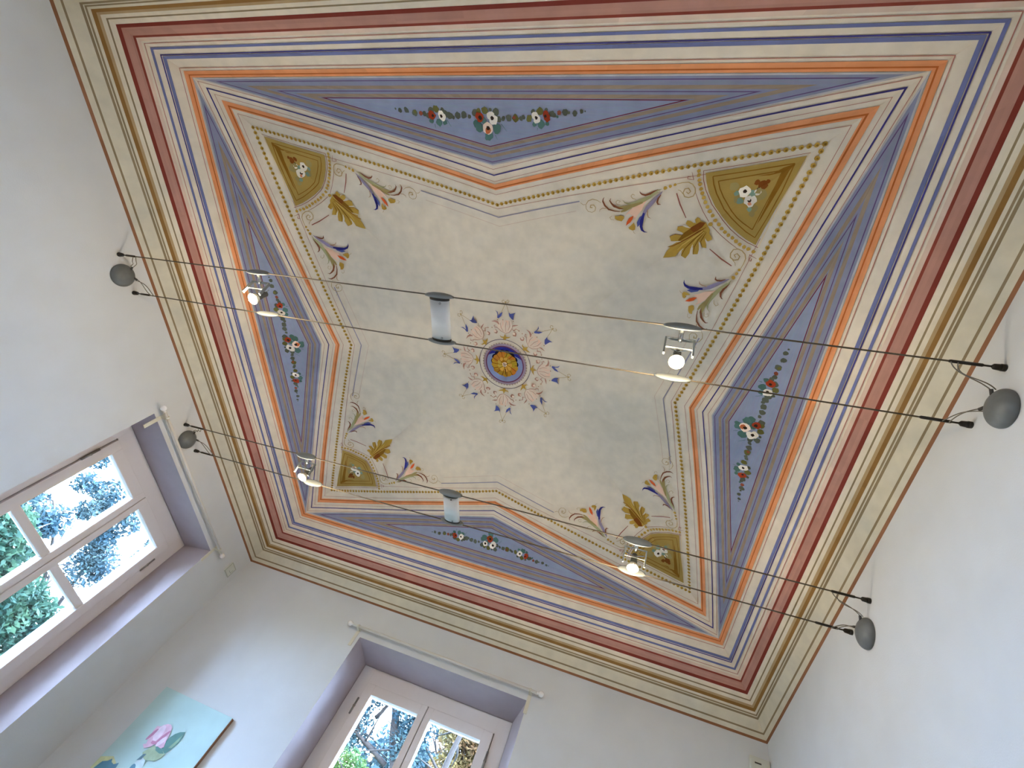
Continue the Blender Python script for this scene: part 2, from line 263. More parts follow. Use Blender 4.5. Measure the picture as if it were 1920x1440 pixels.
PETAL=[
('P','ppink',[(0.0022,-0.2227),(-0.026,-0.2337),(-0.0485,-0.2608),(-0.054,-0.2828),(-0.037,-0.3041),(-0.0184,-0.3125),(0.0001,-0.3096),(0.0259,-0.319),(0.0443,-0.3087),(0.049,-0.2794),(0.0376,-0.2436),(0.0228,-0.226)]),
('S','pink2',[(0.0041,-0.2223,0.0023),(-0.026,-0.2344,0.0034),(-0.0523,-0.2545,0.0038),(-0.0729,-0.2666,0.0019)]),
('S','pink2',[(0.0041,-0.2223,0.0023),(0.0283,-0.2326,0.003),(0.0449,-0.2561,0.003),(0.0527,-0.28,0.0019)]),
('S','pink2',[(-0.0371,-0.2777,0.0038),(-0.0502,-0.2928,0.0129),(-0.0689,-0.2964,0.0083),(-0.0896,-0.2919,0.0019)]),
('S','pink2',[(0.0483,-0.2793,0.0037),(0.063,-0.2845,0.0089),(0.0867,-0.29,0.0019)]),
('S','pink2',[(0.0112,-0.3094,0.0022),(0.0039,-0.2726,0.003),(0.0059,-0.2348,0.0019)]),
('S','pink2',[(0.0296,-0.3102,0.0022),(0.0336,-0.2771,0.003),(0.0208,-0.2448,0.0019)]),
('S','pink2',[(-0.0296,-0.2902,0.0023),(-0.0259,-0.2604,0.003),(-0.011,-0.236,0.0019)]),
('S','pink',[(0.002,-0.3099,0.0037),(0.0205,-0.3051,0.0104),(0.0206,-0.2789,0.0038)]),
('S','pink',[(-0.0147,-0.3093,0.003),(-0.011,-0.2854,0.006),(-0.0222,-0.2572,0.0023)]),
('S','pink2',[(0.0485,-0.2605,0.0023),(0.0597,-0.2489,0.0045),(0.0743,-0.2644,0.0037),(0.0928,-0.256,0.003)]),
('S','pink2',[(-0.0485,-0.257,0.0023),(-0.0636,-0.2509,0.0031),(-0.073,-0.2647,0.0031),(-0.0634,-0.2738,0.0019)]),
('D','pink2',[(-0.0619,-0.2262,0.0139),(0.0656,-0.2251,0.0136)]),
('D','ppink',[(-0.0657,-0.2294,0.0092),(0.0618,-0.2283,0.0091)]),
('D','tan',[(-0.0128,-0.3133,0.0037),(-0.0482,-0.3092,0.0038),(0.0571,-0.3124,0.0037),(-0.0864,-0.2512,0.0038),(0.0946,-0.2544,0.0045)]),
('P','gold',[(-0.0344,-0.2061),(-0.0223,-0.1976),(-0.0071,-0.1989),(0.0022,-0.2208),(0.0079,-0.2013),(0.0211,-0.2007),(0.0409,-0.2058),(0.0268,-0.1938),(0.0125,-0.1888),(0.0031,-0.1783),(-0.009,-0.1783),(-0.0109,-0.1889),(-0.0261,-0.1912)]),
('P','blue',[(-0.063,-0.372),(-0.0476,-0.3623),(-0.0424,-0.337),(-0.0292,-0.3545),(-0.0144,-0.367),(-0.022,-0.3392),(-0.0407,-0.3193),(-0.05,-0.321),(-0.0486,-0.3436),(-0.0532,-0.3596)]),
('P','blue',[(0.0251,-0.3696),(0.0368,-0.3595),(0.0477,-0.3492),(0.0549,-0.3658),(0.0719,-0.3726),(0.0611,-0.3593),(0.057,-0.3217),(0.0442,-0.3272),(0.0295,-0.3436)]),
('S','khaki',[(-0.0218,-0.3641,0.0022),(-0.0067,-0.3975,0.0026),(0.0061,-0.4285,0.0029)]),
('S','khaki',[(0.0258,-0.369,0.0022),(0.0169,-0.4008,0.0026),(0.0061,-0.4285,0.0029)]),
('D','khaki',[(0.0061,-0.434,0.0058)]),
('S','khaki',[(0.0046,-0.4283,0.0022),(-0.0117,-0.4261,0.0029),(-0.017,-0.4382,0.0029),(-0.0077,-0.4467,0.0029),(-0.0006,-0.4404,0.0022)]),
('S','khaki',[(0.0075,-0.4287,0.0022),(0.0227,-0.4308,0.0029),(0.0301,-0.4445,0.0029),(0.0212,-0.4505,0.0029),(0.0138,-0.4423,0.0022)])]

# ------------------------------------------------------------------ the painted vault
CREAM_OBS = (184, 174, 154); CREAM_ALB = (.80, .715, .585)
def pc(r, g, b):
    """a paint colour as it looks beside the cream ground"""
    return tuple(min(.95, lin(v)/lin(c)*a) for v, c, a in zip((r, g, b), CREAM_OBS, CREAM_ALB))
PAL = dict(cream=pc(184, 174, 154), cove=pc(168, 162, 142), halo=pc(188, 166, 150), green=pc(138, 136, 98), olive=pc(132, 118, 72), brown=pc(104, 62, 38), tan=pc(152, 122, 92), khaki=pc(148, 126, 82),
  pink=pc(202, 164, 138), ppink=pc(190, 172, 150), pink2=pc(152, 112, 94), orange=pc(178, 74, 28), gold=pc(152, 122, 50), lilac=pc(120, 112, 130), blue=pc(66, 74, 124), deep=pc(34, 34, 100),
  redline=pc(124, 72, 58), rust=pc(106, 58, 16), dgold=pc(112, 78, 18), lgold=pc(176, 146, 70), gold2=pc(140, 116, 58), lgold2=pc(196, 172, 120), teal=pc(104, 126, 110), white=pc(206, 192, 176),
  black=pc(38, 28, 24), pinkr=pc(170, 112, 84), gleaf=pc(72, 78, 66), oleaf=pc(84, 84, 44), tleaf=pc(66, 96, 88), rbud=pc(116, 62, 44), red=pc(128, 46, 22), redC=pc(128, 46, 22), whiteC=pc(206, 192, 176),
  pinkC=pc(204, 180, 160), pinkrC=pc(170, 92, 52), maroon=pc(92, 36, 46), purple=pc(80, 62, 96), band=pc(124, 110, 92), tri=pc(110, 114, 130), tri2=pc(116, 124, 142), gb=pc(122, 118, 130),
  ored=pc(184, 122, 80), odk=pc(148, 80, 36), lblue=pc(90, 96, 130), dblue=pc(52, 48, 104), redb=pc(146, 108, 94), redd=pc(100, 42, 34), thin=pc(146, 100, 88), bthick=pc(112, 84, 44), bline=pc(112, 100, 76), wedge=pc(112, 78, 54),
  bsoft=pc(160, 144, 112), rsoft=pc(172, 140, 122), tsoft=pc(150, 148, 146))

vb = bmesh.new(); CL = vb.loops.layers.float_color.new('paint')
def face(vs, col):
    try: f = vb.faces.new(vs)
    except ValueError: return
    for lp in f.loops: lp[CL] = (*col, 1)
def P3(x, y, lay): return vb.verts.new((x, y, vz(x, y)-.0004*lay))
def side(k, d, t):
    """plan point on side k (0 front, 1 right, 2 back, 3 left) at inset d, t in -1..1 along it"""
    x, y = (A-d)*t, -(B-d)
    if k == 0: return (x, y)
    if k == 2: return (-x, -y)
    x, y = (A-d), (B-d)*t
    return (x, y) if k == 1 else (-x, -y)
# plaster ground: rings from the wall to the crown, mitred on the diagonals
ds = [i*.012 for i in range(60)]+[.72+i*.04 for i in range(int((B-.72)/.04)+1)]
ds = [x for x in ds if x < B-.01]+[B-.004]
for k in range(4):
    prev = None
    for d in ds:
        row = []
        for j in range(49):
            x, y = side(k, d, -1+2*j/48); row.append(vb.verts.new((x, y, vz(x, y)+.003)))
        if prev:
            col = PAL['cream']
            for j in range(48):
                face((prev[j], prev[j+1], row[j+1], row[j]), col)
        prev = row
def ring(d0, d1, col, lay, col2=None):
    n = max(1, int((d1-d0)/.008))
    for k in range(4):
        for i in range(n):
            a, b = d0+(d1-d0)*i/n, d0+(d1-d0)*(i+1)/n
            if col2:
                f = (i+.5)/n; c = tuple(p*(1-f)+q*f for p, q in zip(col, col2))
            else: c = col
            pr = None
            for j in range(13):
                t = -1+2*j/12; q = (P3(*side(k, a, t), lay), P3(*side(k, b, t), lay))
                kk = .93+.14*random.random() if lay > 1 else 1
                if pr: face((pr[0], q[0], q[1], pr[1]), tuple(v*kk for v in c))
                pr = q
g = PAL
ring(0, .062, g['cove'], 1); ring(.062, .139, g['cove'], 1, g['cream'])
ring(-.0, .0075, g['wedge'], 2); ring(.0205, .0255, g['bline'], 2); ring(.0575, .0638, g['bline'], 2); ring(.0665, .0712, g['bline'], 2)
ring(.0785, .089, g['bthick'], 2); ring(.089, .097, g['bthick'], 2, g['bsoft']); ring(.1085, .1133, g['bline'], 2)
ring(.130, .1425, g['redd'], 3); ring(.139, .180, g['redb'], 2); ring(.1715, .1790, g['redd'], 3, pc(120, 60, 48)); ring(.179, .192, g['rsoft'], 2, g['cream'])
ring(.2000, .2026, g['thin'], 2); ring(.2165, .2255, g['lblue'], 2); ring(.2445, .2488, g['dblue'], 2); ring(.2515, .2635, g['lblue'], 2)
ring(.2990, .3016, g['thin'], 2); ring(.3120, .3300, g['ored'], 2); ring(.3270, .3318, g['odk'], 3); ring(.3318, .3400, g['ored'], 2)

def strip(pts, wid, col, lay, seg=.03, col2=None):
    """painted line of width wid (one value or one per point) along plan points"""
    P = []; W = []
    for i in range(len(pts)-1):
        a, b = Vector(pts[i]), Vector(pts[i+1]); n = max(1, int((b-a).length/seg))
        wa, wb = (wid, wid) if not isinstance(wid, (list, tuple)) else (wid[i], wid[i+1])
        for j in range(n): P.append(a+(b-a)*j/n); W.append(wa+(wb-wa)*j/n)
    P.append(Vector(pts[-1])); W.append(wid if not isinstance(wid, (list, tuple)) else wid[-1])
    pr = None; N = len(P)
    for i, p in enumerate(P):
        a = P[max(i-1, 0)]; b = P[min(i+1, N-1)]
        t = b-a
        if t.length < 1e-9: continue
        t.normalize(); nn = Vector((-t.y, t.x)); h = W[i]/2
        if 0 < i < N-1:
            t1 = (p-a).normalized(); cs = max(.35, abs(nn.dot(Vector((-t1.y, t1.x))))); h /= cs
        q = (P3(p.x+nn.x*h, p.y+nn.y*h, lay), P3(p.x-nn.x*h, p.y-nn.y*h, lay))
        if pr: face((pr[0], pr[1], q[1], q[0]), col)
        pr = q
def poly(pts, col, lay, maxe=.035):
    b2 = bmesh.new(); vs = [b2.verts.new((p[0], p[1], 0)) for p in pts]
    try: f = b2.faces.new(vs)
    except ValueError: return
    bmesh.ops.triangulate(b2, faces=b2.faces)
    mx = sum(p[0] for p in pts)/len(pts); my = sum(p[1] for p in pts)/len(pts)
    if abs(mx) > .4 and abs(my) > .4:                 # follow the groin on the diagonal
        sx, sy = math.copysign(1, mx), math.copysign(1, my)
        bmesh.ops.bisect_plane(b2, geom=b2.verts[:]+b2.edges[:]+b2.faces[:], plane_co=(sx*A, sy*B, 0), plane_no=Vector((sy, -sx, 0)).normalized())
        bmesh.ops.triangulate(b2, faces=b2.faces)
    for _ in range(6):
        es = [e for e in b2.edges if e.calc_length() > maxe]
        if not es: break
        bmesh.ops.subdivide_edges(b2, edges=es, cuts=1, use_grid_fill=False); bmesh.ops.triangulate(b2, faces=b2.faces)
    mp = {v: P3(v.co.x, v.co.y, lay) for v in b2.verts}
    for f in b2.faces: face([mp[v] for v in f.verts], col)
    b2.free()
def dot(x, y, r, col, lay, n=10, wob=.0):
    c = P3(x, y, lay); vs = []
    for i in range(n):
        a = 2*PI*i/n; q = r*(1+wob*(random.random()-.5)); vs.append(P3(x+q*math.cos(a), y+q*math.sin(a), lay))
    for i in range(n): face((c, vs[i], vs[(i+1) % n]), col)

# four-pointed star: tips on the diagonals (inset t), inner corners at mid-side (inset e), edges a little bowed
def star_edge(k, s, t, e, bow=.012):
    """points from the mid-side corner to the tip on side k, half s"""
    x0, y0 = side(k, e, 0); x1, y1 = side(k, t, s); out = []
    nx, ny = side(k, 0, 0); l = math.hypot(nx, ny); nx, ny = nx/l, ny/l
    for i in range(25):
        f = i/24; b = bow*4*f*(1-f); out.append((x0+(x1-x0)*f+nx*b, y0+(y1-y0)*f+ny*b))
    return out
def star_band(t0, e0, t1, e1, col, lay):
    for k in range(4):
        for s in (-1, 1):
            a = star_edge(k, s, t0, e0); b = star_edge(k, s, t1, e1); pr = None
            for p, q in zip(a, b):
                v = (P3(*p, lay), P3(*q, lay))
                if pr:
                    kk = .94+.12*random.random(); face((pr[0], v[0], v[1], pr[1]), tuple(z*kk for z in col))
                pr = v
def st(t, e, wt, we, col, lay): star_band(t, e, t+wt, e+we, g[col], lay)
st(.3545, .728, .0030, .0022, 'thin', 2)
st(.3830, .7545, .0075, .0058, 'dblue', 2)
st(.4130, .7870, .0026, .0020, 'thin', 2)
st(.4400, .8020, .0400, .0290, 'ored', 2); st(.4640, .8190, .0085, .0060, 'odk', 3)
st(.5030, .8530, .0030, .0022, 'thin', 2)
for k in range(4):
    for s in (-1, 1):
        e = star_edge(k, s, .640, .9285); strip(e[:19] if True else e, .0022, g['thin'], 2)
        e = star_edge(k, s, .66, .974); strip(e[:9], .0058, g['gb'], 2)
        e = star_edge(k, s, .71, 1.024); strip(e[:9], .0018, pc(168, 140, 120), 2)
        # gold beads along the inner line of the star
        e = [Vector(p) for p in star_edge(k, s, .570, .9065)]
        ln = [0]
        for a, b in zip(e, e[1:]): ln.append(ln[-1]+(b-a).length)
        n = round(ln[-1]/.0268); strip([tuple(p) for p in e], .0022, g['khaki'], 2)
        for j in range(n+1):
            q = ln[-1]*j/n; i = 0
            while i < len(ln)-2 and ln[i+1] < q: i += 1
            p = e[i]+(e[i+1]-e[i])*((q-ln[i])/(ln[i+1]-ln[i]))
            dot(p.x, p.y, .0094, g['gold'], 3, 10, .15); dot(p.x+.002, p.y+.001, .0045, pc(112, 86, 30), 4, 6, .3)

# blue triangles between ring and star, with nested lines
def tri_pts(off):
    """front-side triangle pulled in by off on every side"""
    d0 = .3480; e0 = .7050
    a = Vector(side(0, d0, -1)); b = Vector(side(0, d0, 1)); c = Vector(side(0, e0, 0))
    tip = Vector((-(A-.405), -(B-d0))); tip2 = Vector((-tip.x, tip.y))
    P = [tip, tip2, c]; out = []
    for i in range(3):
        p0, p1, p2 = P[i-1], P[i], P[(i+1) % 3]
        n1 = (p1-p0).normalized(); n1 = Vector((-n1.y, n1.x)); n2 = (p2-p1).normalized(); n2 = Vector((-n2.y, n2.x))
        q1, q2 = p1+n1*off, p1+n2*off; d1, d2 = (p1-p0), (p2-p1)
        t = ((q2-q1).x*d2.y-(q2-q1).y*d2.x)/(d1.x*d2.y-d1.y*d2.x); out.append(q1+d1*t)
    return out
def turn(k, p):
    x, y = p
    if k == 0: return (x, y)
    if k == 2: return (-x, -y)
    fx, fy = A/B, B/A                                   # quarter turn: rests on the side walls
    q = (A-(y+B), x*fy) if k == 1 else (-(A-(y+B)), x*fy)
    return q
def tri_fill(k, off, col, lay, soft=0):
    P = tri_pts(off); n = 40
    grid = {}
    for i in range(n+1):
        for j in range(n+1-i):
            u, v = i/n, j/n; p = P[0]*(1-u-v)+P[1]*u+P[2]*v; grid[i, j] = P3(*turn(k, (p.x, p.y)), lay)
    for i in range(n):
        for j in range(n-i):
            c = tuple(z*(.96+.08*random.random()) for z in col)
            face((grid[i, j], grid[i+1, j], grid[i, j+1]), c)
            if j < n-i-1: face((grid[i+1, j], grid[i+1, j+1], grid[i, j+1]), c)
def tri_band(k, o0, o1, col, lay):
    a, b = tri_pts(o0), tri_pts(o1)
    for i in range(3):
        n = 50; pr = None
        for j in range(n+1):
            p = a[i]+(a[(i+1) % 3]-a[i])*j/n; q = b[i]+(b[(i+1) % 3]-b[i])*j/n
            v = (P3(*turn(k, tuple(p)), lay), P3(*turn(k, tuple(q)), lay))
            if pr:
                kk = .92+.16*random.random(); face((pr[0], v[0], v[1], pr[1]), tuple(z*kk for z in col))
            pr = v
for k in range(4):
    tri_band(k, -.006, 0, g['tsoft'], 1)
    tri_fill(k, 0, g['tri'], 1)
    tri_band(k, .0085, .0118, g['purple'], 2)
    tri_band(k, .0290, .0420, g['band'], 2)
    tri_band(k, .0490, .0522, g['purple'], 2)
    tri_band(k, .0615, .0750, g['band'], 2)
    tri_band(k, .0775, .0812, g['maroon'], 3)
    tri_fill(k, .0812, g['tri2'], 2)

# garlands of flowers, laid on the four triangles
def paint_list(L, tr, base=3, over=None, rs=1.0):
    for n, (kind, col, pts) in enumerate(L):
        if over: col = over.get(col, col)
        c = g[col]; lay = base+n*.42
        if kind == 'P': poly([tr(*p[:2]) for p in pts], c, lay)
        elif kind == 'S':
            strip([tr(*p[:2]) for p in pts], [p[2] for p in pts], c, lay, seg=.012)
        else:
            for p in pts:
                x, y = tr(*p[:2]); kk = .85+.3*random.random(); dot(x, y, p[2]*rs, tuple(z*kk for z in c) if col not in ('gold', 'black') else c, lay+random.random()*.1, 12, .35)
swap = dict(redC='whiteC', pinkC='red', pinkrC='rust')
paint_list(GARLAND, lambda x, y: (x, y), 4)
paint_list(GARLAND, lambda x, y: (A-(y+B), x), 4)
paint_list(GARLAND, lambda x, y: (-(A-(y+B)), x), 4)
paint_list(GARLAND, lambda x, y: (x, -y), 4, swap)
# corner fans, acanthus leaves and lily sprays
for sx in (-1, 1):
    for sy in (-1, 1):
        t1 = lambda u, v: (sx*(A-u), sy*(B-v))
        t2 = lambda u, v: (sx*(A-v), sy*(B-u))
        paint_list(SECTOR, t1, 4); paint_list(LEAF, t1, 4)
        paint_list(SPRAY, t1, 4); paint_list(SPRAY, t2, 4)
# the rosette at the crown
RX, RY = .0117, .006
for k in range(8):
    a = k*PI/4; ca, sa = math.cos(a), math.sin(a)
    paint_list(PETAL, lambda x, y: (RX+x*ca-y*sa, RY+x*sa+y*ca), 4)
def annulus(r0, r1, col, lay, n=64, a0=0, a1=2*PI, ox=0, oy=0):
    pr = None
    for i in range(n+1):
        a = a0+(a1-a0)*i/n; q = (P3(RX+ox+r0*math.cos(a), RY+oy+r0*math.sin(a), lay), P3(RX+ox+r1*math.cos(a), RY+oy+r1*math.sin(a), lay))
        if pr: face((pr[0], q[0], q[1], pr[1]), col)
        pr = q
annulus(.1755, .1790, pc(58, 46, 70), 4)
for i in range(48):
    a = 2*PI*i/48; dot(RX+.147*math.cos(a), RY+.147*math.sin(a), .0085, pc(138, 122, 104), 4, 8)
annulus(.128, .147, pc(128, 112, 122), 5); annulus(.1255, .1325, pc(86, 40, 66), 6)
dot(RX, RY, .127, pc(108, 118, 146), 5, 48)
for i in range(40):
    a0 = -PI/2-1.15+2.3*i/40; a1 = -PI/2-1.15+2.3*(i+1)/40
    f0 = math.cos((a0+PI/2)/1.15*PI/2); f1 = math.cos((a1+PI/2)/1.15*PI/2)
    q = [(.125, a0), (.125, a1), (.125-.055*f1, a1), (.125-.055*f0, a0)]
    face([P3(RX+r*math.cos(a), RY+r*math.sin(a), 6.3) for r, a in q], pc(34, 36, 110))
for ring_r, n, r, off, shade in ((.098, 14, .024, (0, -.012), (14, 12, 34)),):
    for i in range(n):
        a = 2*PI*i/n; dot(RX+off[0]+.072*math.cos(a), RY+off[1]+.072*math.sin(a), r, pc(*shade), 6.8, 10)
for i in range(14):
    a = 2*PI*i/14+.2; c = (150+random.randint(-16, 14), 108+random.randint(-14, 12), 30)
    dot(RX+.062*math.cos(a), RY+.062*math.sin(a), .030, pc(*c), 7+i*.02, 10, .3)
    strip([(RX+.025*math.cos(a), RY+.025*math.sin(a)), (RX+.088*math.cos(a+.22), RY+.088*math.sin(a+.22))], [.003, .0045], pc(104, 62, 12), 7.5)
dot(RX, RY, .052, pc(140, 96, 20), 7.7, 24, .1)
for i in range(9):
    a = 2*PI*i/9; dot(RX+.034*math.cos(a), RY+.034*math.sin(a), .019, pc(166+random.randint(-14, 10), 130, 48), 7.8+i*.02, 9, .3)
    strip([(RX+.012*math.cos(a), RY+.012*math.sin(a)), (RX+.048*math.cos(a+.3), RY+.048*math.sin(a+.3))], [.002, .0035], pc(108, 70, 16), 8.1)
dot(RX, RY, .017, pc(188, 168, 140), 8.3, 12, .3)
for p in (((-.006, -.01), (-.004, .02)), ((.004, -.008), (.004, .024)), ((.012, .0), (.022, -.012)), ((.004, .03), (.014, .085))):
    strip([(RX+p[0][0], RY+p[0][1]), (RX+p[1][0], RY+p[1][1])], [.006, .003], pc(52, 30, 20), 8.6)
M_fresco = fresco_mat('fresco paint')
ceiling = obj('ceiling', vb, M_fresco)
struct(ceiling, 'coved plaster ceiling painted with a four-pointed star, blue triangles and flower garlands', 'ceiling')

# ------------------------------------------------------------------ walls, windows, floor
M_wall = mat('white wall paint', (.585, .607, .617), .9, noise=.03, scale=6, bump=.06, bscale=180, linear=True)
M_white = mat('bounce white paint', (.84, .84, .83), .9, noise=.03, scale=6, linear=True)  # brighter than the other walls so the unseen front wall bounces more light
M_reveal = mat('lilac grey reveal paint', (.41, .35, .355), .9, noise=.05, scale=8, bump=.06, bscale=160, linear=True)
M_ext = mat('outside render', (.46, .53, .57), .9, noise=.06, scale=9, linear=True)
M_wood = mat('white lacquered wood', (.74, .70, .69), .38, noise=.03, scale=5, linear=True)
M_gap = mat('dark gap shade', (.10, .10, .10), .7, linear=True)  # dark strips added so the gaps round the leaves read as shade
M_hinge = mat('dull hinge metal', (.30, .29, .27), .35, .8, linear=True)
def glass_mat():
    m = bpy.data.materials.new('window glass'); m.use_nodes = True; n = m.node_tree.nodes; l = m.node_tree.links
    n.remove(n['Principled BSDF']); o = n['Material Output']
    t = n.new('ShaderNodeBsdfTransparent'); t.inputs[0].default_value = (.95, .97, .97, 1)
    g_ = n.new('ShaderNodeBsdfGlossy'); g_.inputs['Roughness'].default_value = .02
    f = n.new('ShaderNodeFresnel'); f.inputs['IOR'].default_value = 1.35
    x = n.new('ShaderNodeMixShader'); l.new(f.outputs[0], x.inputs[0]); l.new(t.outputs[0], x.inputs[1]); l.new(g_.outputs[0], x.inputs[2])
    l.new(x.outputs[0], o.inputs[0]); return m
M_glass = glass_mat()
TH = .45                                           # wall thickness
LEFT = lambda s, d, z: Vector((-A-d, s, z))
BACK = lambda s, d, z: Vector((s, B+d, z))
ZT = 3.32
def holed_wall(name, tr, smin, smax, front, backr, fd, label):
    """wall with a splayed window niche; front/backr = (s0, s1, z0, z1) of the niche at the wall face and at the frame"""
    bm = bmesh.new(); uv = bm.faces.layers.int.new('x')
    def q(pts, mi):
        f = bm.faces.new([bm.verts.new(tr(*p)) for p in pts]); f.material_index = mi
    def hole_plane(d, r, s0, s1, z0, z1, mi):
        a, b, c, e = r; ss = [s0, a, b, s1]; zs = [z0, c, e, z1]
        for i in range(3):
            for j in range(3):
                if i == 1 and j == 1: continue
                q([(ss[i], d, zs[j]), (ss[i+1], d, zs[j]), (ss[i+1], d, zs[j+1]), (ss[i], d, zs[j+1])], mi)
    hole_plane(0, front, smin, smax, 0, ZT, 0)
    def sleeve(r0, d0, r1, d1, mi):
        c0 = [(r0[0], d0, r0[2]), (r0[1], d0, r0[2]), (r0[1], d0, r0[3]), (r0[0], d0, r0[3])]
        c1 = [(r1[0], d1, r1[2]), (r1[1], d1, r1[2]), (r1[1], d1, r1[3]), (r1[0], d1, r1[3])]
        for i in range(4): q([c0[i], c0[(i+1) % 4], c1[(i+1) % 4], c1[i]], mi)
    sleeve(front, 0, backr, fd, 1)
    inner = (backr[0]+.09, backr[1]-.09, backr[2]+.06, backr[3]-.09)
    hole_plane(fd+.065, inner, backr[0], backr[1], backr[2], backr[3], 2)
    sleeve(inner, fd+.065, inner, TH, 2)
    hole_plane(TH, inner, smin-TH, smax+TH, -.6, ZT, 2)
    for pts in ([(smin, 0, ZT), (smax, 0, ZT), (smax+TH, TH, ZT), (smin-TH, TH, ZT)],): q(pts, 2)
    bmesh.ops.remove_doubles(bm, verts=bm.verts, dist=.0005); bmesh.ops.recalc_face_normals(bm, faces=bm.faces)
    return struct(obj(name, bm, [M_wall, M_reveal, M_ext]), label, 'wall')
LW = dict(front=(.270, 1.508, 1.10, 3.040), back=(.372, 1.556, 1.12, 3.040), fd=.285)
BW = dict(front=(-.735, .545, 1.10, 3.040), back=(-.737, .447, 1.12, 3.040), fd=.345)
holed_wall('wall_left', LEFT, -B, B, LW['front'], LW['back'], LW['fd'], 'white plaster wall with a deep lilac niche round the big window')
holed_wall('wall_back', BACK, -A, A, BW['front'], BW['back'], BW['fd'], 'white plaster wall between the rose painting and the alarm box, with a window niche')
for nm, x0, x1, y0, y1, lb in (('wall_right', A, A+.3, -B-.3, B+.5, 'plain white plaster wall where the long cable turnbuckles end'), ('wall_front', -A-.5, A+.3, -B-.3, -B, 'plain white wall behind the viewer')):
    bm = bmesh.new(); box(bm, x0, x1, y0, y1, -.1, ZT); struct(obj(nm, bm, M_wall if nm == 'wall_right' else M_white), lb, 'wall')
M_floor = mat('terracotta tiles', (.52, .47, .42), .5, noise=.25, scale=5, linear=True)
bm = bmesh.new(); box(bm, -A, A, -B, B, -.1, 0); struct(obj('floor', bm, M_floor), 'terracotta floor below the view', 'floor')

def window(name, tr_loc, rot, W, label):
    """two-leaf casement window; built with its face at y=0, outside towards +y, x along the wall"""
    s0, s1, z0, z1 = W['back']; cx = (s0+s1)/2; hw = (s1-s0)/2; fd = W['fd']
    root = bpy.data.objects.new(name, None); C.objects.link(root); root.location = tr_loc(cx, fd, 0); root.rotation_euler = (0, 0, rot)
    struct(root, label, 'window')
    bm = bmesh.new(); fw = .094
    box(bm, -hw, -hw+fw, 0, .065, z0, z1, .004); box(bm, hw-fw, hw, 0, .065, z0, z1, .004)
    box(bm, -hw+fw-.002, hw-fw+.002, .0005, .0645, z1-fw-.008, z1, .004); box(bm, -hw+fw-.002, hw-fw+.002, .0005, .0645, z0, z0+.08, .004)
    obj('frame', bm, M_wood, root)
    bm = bmesh.new(); box(bm, -hw+.07, hw-.07, .012, .050, z0+.055, z1-.075); box(bm, -hw+.11, hw-.11, .008, .060, z0+.1, z1-.125)
    bm.free()
    top, bot = z1-.1075, z0+.088
    for sg in (-1, 1):
        xa, xb = sorted((sg*.0030, sg*(hw-fw-.0045)))      # leaf edges
        ga, gb = sorted((sg*.049, sg*.424))              # glass edges
        gt = z1-.176
        cm = bmesh.new()
        box(cm, xa, ga, -.015, .045, bot, top, .005); box(cm, gb, xb, -.015, .045, bot, top, .005)
        box(cm, ga-.001, gb+.001, -.0145, .0445, gt, top, .004); box(cm, ga-.001, gb+.001, -.0145, .0445, bot, bot+.085, .004)
        leaf_ = obj('casement', cm, M_wood, root)
        zz = gt; rows = []
        while zz-.495 > bot+.05: rows.append((zz-.495, zz)); zz -= .542
        rows[-1] = (bot+.086, rows[-1][1])
        for lo, hi in rows[:-1]:
            bm = bmesh.new(); box(bm, ga-.001, gb+.001, -.008, .043, lo-.047, lo, .007); obj('glazing_bar', bm, M_wood, leaf_)
        for lo, hi in rows:
            bm = bmesh.new(); box(bm, ga-.004, gb+.004, .018, .022, lo-.004, hi+.004); obj('pane', bm, M_glass, leaf_)
        for hz in (top-.17, bot+.25):
            bm = bmesh.new(); x = sg*(hw-fw-.001); tube(bm, [(x, -.014, hz-.055), (x, -.014, hz+.055)], .0075, 10)
            tube(bm, [(x, -.014, hz-.004), (x, -.014, hz+.004)], .0095, 10); obj('hinge', bm, M_hinge, leaf_, True)
        bm = bmesh.new(); box(bm, *sorted((sg*(hw-fw-.0002), sg*(hw-fw-.0043))), .006, .04, bot, top); obj('gap_shade', bm, M_gap, leaf_)
    bm = bmesh.new(); box(bm, -.0032, .0032, .004, .04, bot, top); obj('gap_shade', bm, M_gap, root)
    bm = bmesh.new(); box(bm, -hw+.095, hw-.095, .006, .04, top+.0004, top+.0050); obj('gap_shade', bm, M_gap, root)
    return root
window('window_1', LEFT, PI/2, LW, 'big white two-leaf window with small panes in the deep lilac niche')
window('window_2', BACK, 0, BW, 'white two-leaf window beside the painting, its lower part out of sight')

# ------------------------------------------------------------------ curtain rods
M_rod = mat('cream enamelled metal', (.62, .60, .55), .35, linear=True)
M_ball = mat('white porcelain ball', (.78, .78, .78), .15, linear=True)
M_brk = mat('cream bracket metal', (.60, .58, .48), .45, linear=True)
def curtain_rod(loc, rot, half, label, pl):
    t = thing('curtain_rod', label, 'curtain rod', loc, (0, 0, rot), 'curtain rods over the windows')
    off = -.045
    bm = bmesh.new(); tube(bm, [(-half, off, 0), (half, off, 0)], .0085, 12); obj('rod', bm, M_rod, t, True)
    for s in (-1, 1):
        bm = bmesh.new(); lathe(bm, [(0, -.004), (.008, -.003), (.009, .004), (.006, .009)]+[(.019*math.sin(a), .027-.019*math.cos(a)) for a in [PI*(.12+.88*i/12) for i in range(13)]], 'X', 20)
        if s < 0: bmesh.ops.scale(bm, vec=(-1, 1, 1), verts=bm.verts); bmesh.ops.reverse_faces(bm, faces=bm.faces)
        bmesh.ops.translate(bm, vec=(s*half, off, 0), verts=bm.verts); obj('finial', bm, M_ball, t, True)
        x = s*(half-.045)
        bm = bmesh.new(); box(bm, x-.012, x+.012, -.005, 0, -.125, .02, .0015); box(bm, x-.010, x+.010, off+.004, -.004, -.012, -.006, .001)
        tube(bm, [(x-.006, off, 0), (x+.006, off, 0)], .0125, 14); obj('bracket', bm, M_brk, t)
    return t
